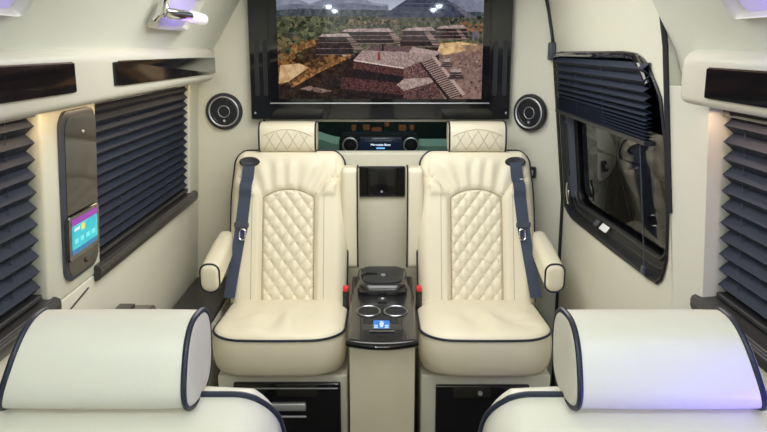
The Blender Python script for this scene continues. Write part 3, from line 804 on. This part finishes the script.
    if front:
        # --- outer armrest, lowered
        secs = [(.205, .15, .0), (.204, .6, 0), (.208, .88, 0), (.220, 1, 0), (.30, 1.02, .012), (.45, 1.0, .035), (.56, .9, .05)]
        def ringa(yv, k, dz):
            return [Vector((s * (.262 + .012 * (yv - .2)) + a * k, yv, .690 + dz + b * k)) for a, b in rrect(-.037, .037, -.056, .056, [.03, .03, .034, .034], 6)]
        ar = build('armrest', loft(B(), [ringa(*q) for q in secs]), lm, t, ang=60)
        bm = B(); tube(bm, ringa(.214, 1.0, 0), .0036, 8, True); build('piping', bm, 'piping', ar)
        # --- inner armrest, folded up
        x0, x1 = -s * .226, -s * .300
        xa, xb = min(x0, x1), max(x0, x1)
        bm = B(); rbox(bm, xa, xb, .555, .67, .625, 1.062, .022, 5); ar = build('armrest', bm, lm, t, ang=50)
        xi = x1 + s * .012
        bm = B(); tube(bm, [(xi - s * .006, a, b) for a, b in rrect(.556, .669, .627, 1.061, .026, 5)], .0034, 8, True); build('piping', bm, 'piping', ar)
        # --- seat belt: webbing, shoulder guide, tongue, buckle
        bp = [(.168, .595), (.176, .50), (.186, .40), (.196, .30), (.212, .20), (.228, .10), (.240, .02)]
        rows = []
        for i in range(41):
            q = i / 40 * (len(bp) - 1); k = min(int(q), len(bp) - 2); a = bp[k][0] + (bp[k + 1][0] - bp[k][0]) * (q - k); b = bp[k][1] + (bp[k + 1][1] - bp[k][1]) * (q - k)
            dz = max(d0(s * min(a, .2), b), 0) + .008
            hw_ = .0255 if a < .2 else .0235
            rows.append([P(s * a - hw_, b, dz), P(s * a + hw_, b, dz), P(s * a + hw_, b, dz + .002), P(s * a - hw_, b, dz + .002)])
        sb_ = build('seat_belt', loft(B(), rows), 'belt', t, ang=30)
        sp = lambda a, b, d: P(s * a, b, d)
        bm = B(); el = []
        loft(bm, [[sp(.168 + .044 * k * math.cos(2 * PI * i / 28), .598 + .022 * k * math.sin(2 * PI * i / 28), dd_) for i in range(28)] for k, dd_ in ((1, .002), (1, .014), (.85, .020), (.35, .017))])
        build('belt_guide', bm, 'plastic', sb_)
        bm = B(); loft(bm, [[sp(.194 + a, .325 + b, dd_) for a, b in rrect(-.030, .030, -.010, .012, .006, 4)] for dd_ in (.024, .040)]); build('belt_stop', bm, 'bluegrey', sb_)
        bm = B(); tube(bm, [sp(.188 + a, .285 + b, .042) for a, b in rrect(-.011, .011, -.022, .022, .008, 5)], .0042, 8, True); build('tongue', bm, 'chrome', sb_)
        bx = -s * .250
        bm = one(bx - .012, bx + .012, .36, .40, .50, .590, .005); bs_ = build('buckle', bm, 'plastic', t)
        bm = one(bx - .011, bx + .011, .355, .392, .588, .606, .004); build('release_button', bm, 'red', bs_)
    else:
        bm = one(-.20, .20, .06, .46, 0, .366, .015); build('pedestal', bm, 'wall', t)
    return t
chair('cream captain chair with quilted back facing us, under left speaker', -.404, 2.56, -1, 0, True, group='quilted captain chairs')
chair('cream captain chair with quilted back facing us, beside sliding door', .395, 2.56, 1, 0, True, group='quilted captain chairs')
chair('near cream seat seen from behind, at lower left photo corner', -.392, 1.685, 1, PI, False, zt=1.085, group='near seats seen from behind')
chair('near cream seat with violet glow on headrest, at lower right photo corner', .388, 1.685, -1, PI, False, zt=1.085, group='near seats seen from behind')

# ------------------------------------------------------------------ pedestals with drawers
pd = thing('seat_base', 'cream seat base with black drawer and grey pull under left quilted chair', 'seat base', (-.375, 2.62, 0), 0, 'seat bases')
bm = one(-.245, .240, 0, .60, 0, .36, .008); build('body', bm, 'wall', pd)
bm = one(-.185, .215, -.016, .004, .02, .335, .006); dr = build('drawer', bm, 'gloss', pd)
bm = one(-.175, .205, -.019, -.014, .312, .317, .001); build('drawer_trim', bm, 'steel', dr)
bm = B(); rbox(bm, -.045, .085, -.030, -.014, .228, .258, .004); build('handle', bm, 'steel', dr)
bm = B(); rbox(bm, -.03, .085, -.020, -.014, .196, .204, .002); build('drawer_slot', bm, 'steel', dr)
pd = thing('seat_base', 'cream seat base with black locking door under right quilted chair', 'seat base', (.38, 2.62, 0), 0, 'seat bases')
bm = one(-.240, .245, 0, .60, 0, .36, .008); build('body', bm, 'wall', pd)
bm = one(-.185, .165, -.016, .004, .02, .325, .006); dr = build('door', bm, 'gloss', pd)
bm = B(); lathe(bm, [(.0005, .012), (.008, .012), (.009, .008), (.007, 0)], Matrix.Translation((-.02, -.016, .298)) @ Matrix.Rotation(PI / 2, 4, 'X'), 18); build('lock', bm, 'steel', dr)

# ------------------------------------------------------------------ centre console
cn = thing('centre_console', 'black topped console with two cup holders between quilted chairs', 'console', (-.005, 2.50, 0))
zt = lambda y: .546 + .085 * y
def outl(wd, y0, y1, bow, n=14):
    p = [(wd * (1 - 2 * i / n), y0 - bow * (1 - (1 - 2 * i / n) ** 2)) for i in range(n + 1)]
    return [(wd, y1)] + p + [(-wd, y1)]
bm = B(); oo = outl(.117, .03, .60, .02)
loft(bm, [[Vector((a, b, 0)) for a, b in oo], [Vector((a, b, zt(b) - .02)) for a, b in oo]]); build('body', bm, 'leather', cn, ang=40)
bm = B(); oo = outl(.127, .006, .60, .024)
lv = [(.96, -.030), (1, -.024), (1.01, -.012), (1, -.003), (.97, 0), (.9, .0015)]
loft(bm, [[Vector((a * k, .3 + (b - .3) * (1 - (1 - k) * .5), zt(b) + dz)) for a, b in oo] for k, dz in lv]); tp = build('top', bm, 'carbon', cn, ang=40)
T = lambda a, b, d=0: Vector((a, b, zt(b) + .0015 + d))
for a in (-.052, .052):
    q = (Vector((0, -.105, 1))).to_track_quat('Z', 'Y').to_matrix().to_4x4()
    mx = Matrix.Translation(T(a, .238)) @ q
    h_ = build('cup_holder', lathe(B(), [(.046, -.001), (.047, .004), (.044, .006), (.0405, .004), (.040, -.001)], mx, 36), 'dark_chrome', cn)
    build('cup_well', lathe(B(), [(.0405, .003), (.038, .0015), (.036, .001), (.0005, .0009)], mx, 36), 'seal', h_)
c = Canvas(0, 40, 0, 36, 40, 36, (60, 130, 225))
c.fill([(0, 0), (40, 0), (40, 36), (0, 36)], (40, 110, 215), (92, 160, 240), 12)
c.fill([(16, 4), (24, 4), (24, 10), (16, 10)], (225, 240, 255)); c.fill([(14, 11), (26, 11), (23, 30), (17, 30)], (225, 240, 255))
for (a, b) in ((2, 20), (28, 20), (2, 28), (28, 28)): c.fill([(a, b), (a + 9, b), (a + 9, b + 6), (a, b + 6)], (215, 235, 255))
bm = B(); loft(bm, [[T(a, b, d) for a, b in rrect(-.037, .033, .078, .158, .006, 3)] for d in (-.002, .004)]); dp = build('display', bm, 'gloss', cn)
picture('lit_screen', c.img, lambda s_, t_: tuple(T(-.032 + .060 * s_, .152 - .068 * t_, .0045)), dp, .95)
bm = B(); tube(bm, [T(-.045, .066, .002), T(.045, .066, .002)], .0025, 6); build('display_sill', bm, 'gloss', cn)
bm = B(); loft(bm, [[T(a, b, d) for a, b in rrect(-.017, .019, .318, .362, .004, 3)] for d in (-.002, .006)]); sk = build('socket', bm, 'plastic', cn)
bm = B(); lathe(bm, [(.006, 0), (.006, .003), (.0005, .003)], Matrix.Translation(T(.001, .345, .006)), 14); build('socket_light', bm, 'white', sk)
bm = B(); lo = rrect(-.100, .100, .385, .60, [.03, .03, .05, .05], 6)
loft(bm, [[T(a * k, .5 + (b - .5) * k, d) for a, b in lo] for k, d in ((1.0, -.002), (1.04, .012), (1.02, .030), (.96, .040), (.84, .044))]); ld = build('lid', bm, 'carbon', cn, ang=50)
bm = B(); loft(bm, [[T(a * k, .5 + (b - .5) * k, d) for a, b in lo] for k, d in ((.80, .043), (.80, .049), (.76, .052))]); build('lid_pad', bm, 'plastic', ld)
bm = B(); tube(bm, [T(-.085, .475, .050), T(-.065, .49, .058), T(-.02, .49, .055)], .006, 8); build('pull_strap', bm, 'seal', ld)
bm = B(); lathe(bm, [(.009, 0), (.009, .006), (.0005, .007)], Matrix.Translation(T(.004, .47, .052)), 14); build('lid_button', bm, 'steel', ld)
bm = B(); tube(bm, [T(a * 1.0, b, -.016) + Vector((0, -.001, 0)) for a, b in outl(.128, .005, .1, .0245)[1:-1]], .004, 8); build('front_trim', bm, 'gloss', cn)

# ------------------------------------------------------------------ ceiling downlights behind the viewer (they show in the television) and violet accent lamp
for (x, y, lab) in ((-.47, .02, 'small round downlight in rear left ceiling, nearer'), (-.47, -.80, 'small round downlight in rear left ceiling, farther back'), (.47, .12, 'small round downlight in rear right ceiling, nearer'), (.465, -.55, 'small round downlight in rear right ceiling, farther back')):
    x = max(-.48, min(.48, x))
    t = thing('downlight', lab, 'lamp', (x, y, 1.90), 0, 'ceiling downlights')
    bm = B(); lathe(bm, [(.034, 0), (.034, -.003), (.030, -.005), (.027, -.003), (.027, 0)], n=24); build('rim', bm, 'chrome', t)
    bm = B(); lathe(bm, [(.026, -.003), (.025, -.012), (.019, -.022), (.010, -.027), (.0005, -.028)], n=24); build('lens', bm, 'spot', t)
t = thing('accent_lamp', 'small violet accent lamp on right wall beside near seat', 'lamp', (.80, .66, .86))
bm = one(-.020, .002, -.04, .04, -.012, .012, .004); build('body', bm, 'plastic', t)
bm = one(-.023, -.018, -.03, .03, -.006, .006, .001); build('lens', bm, 'purple', t)
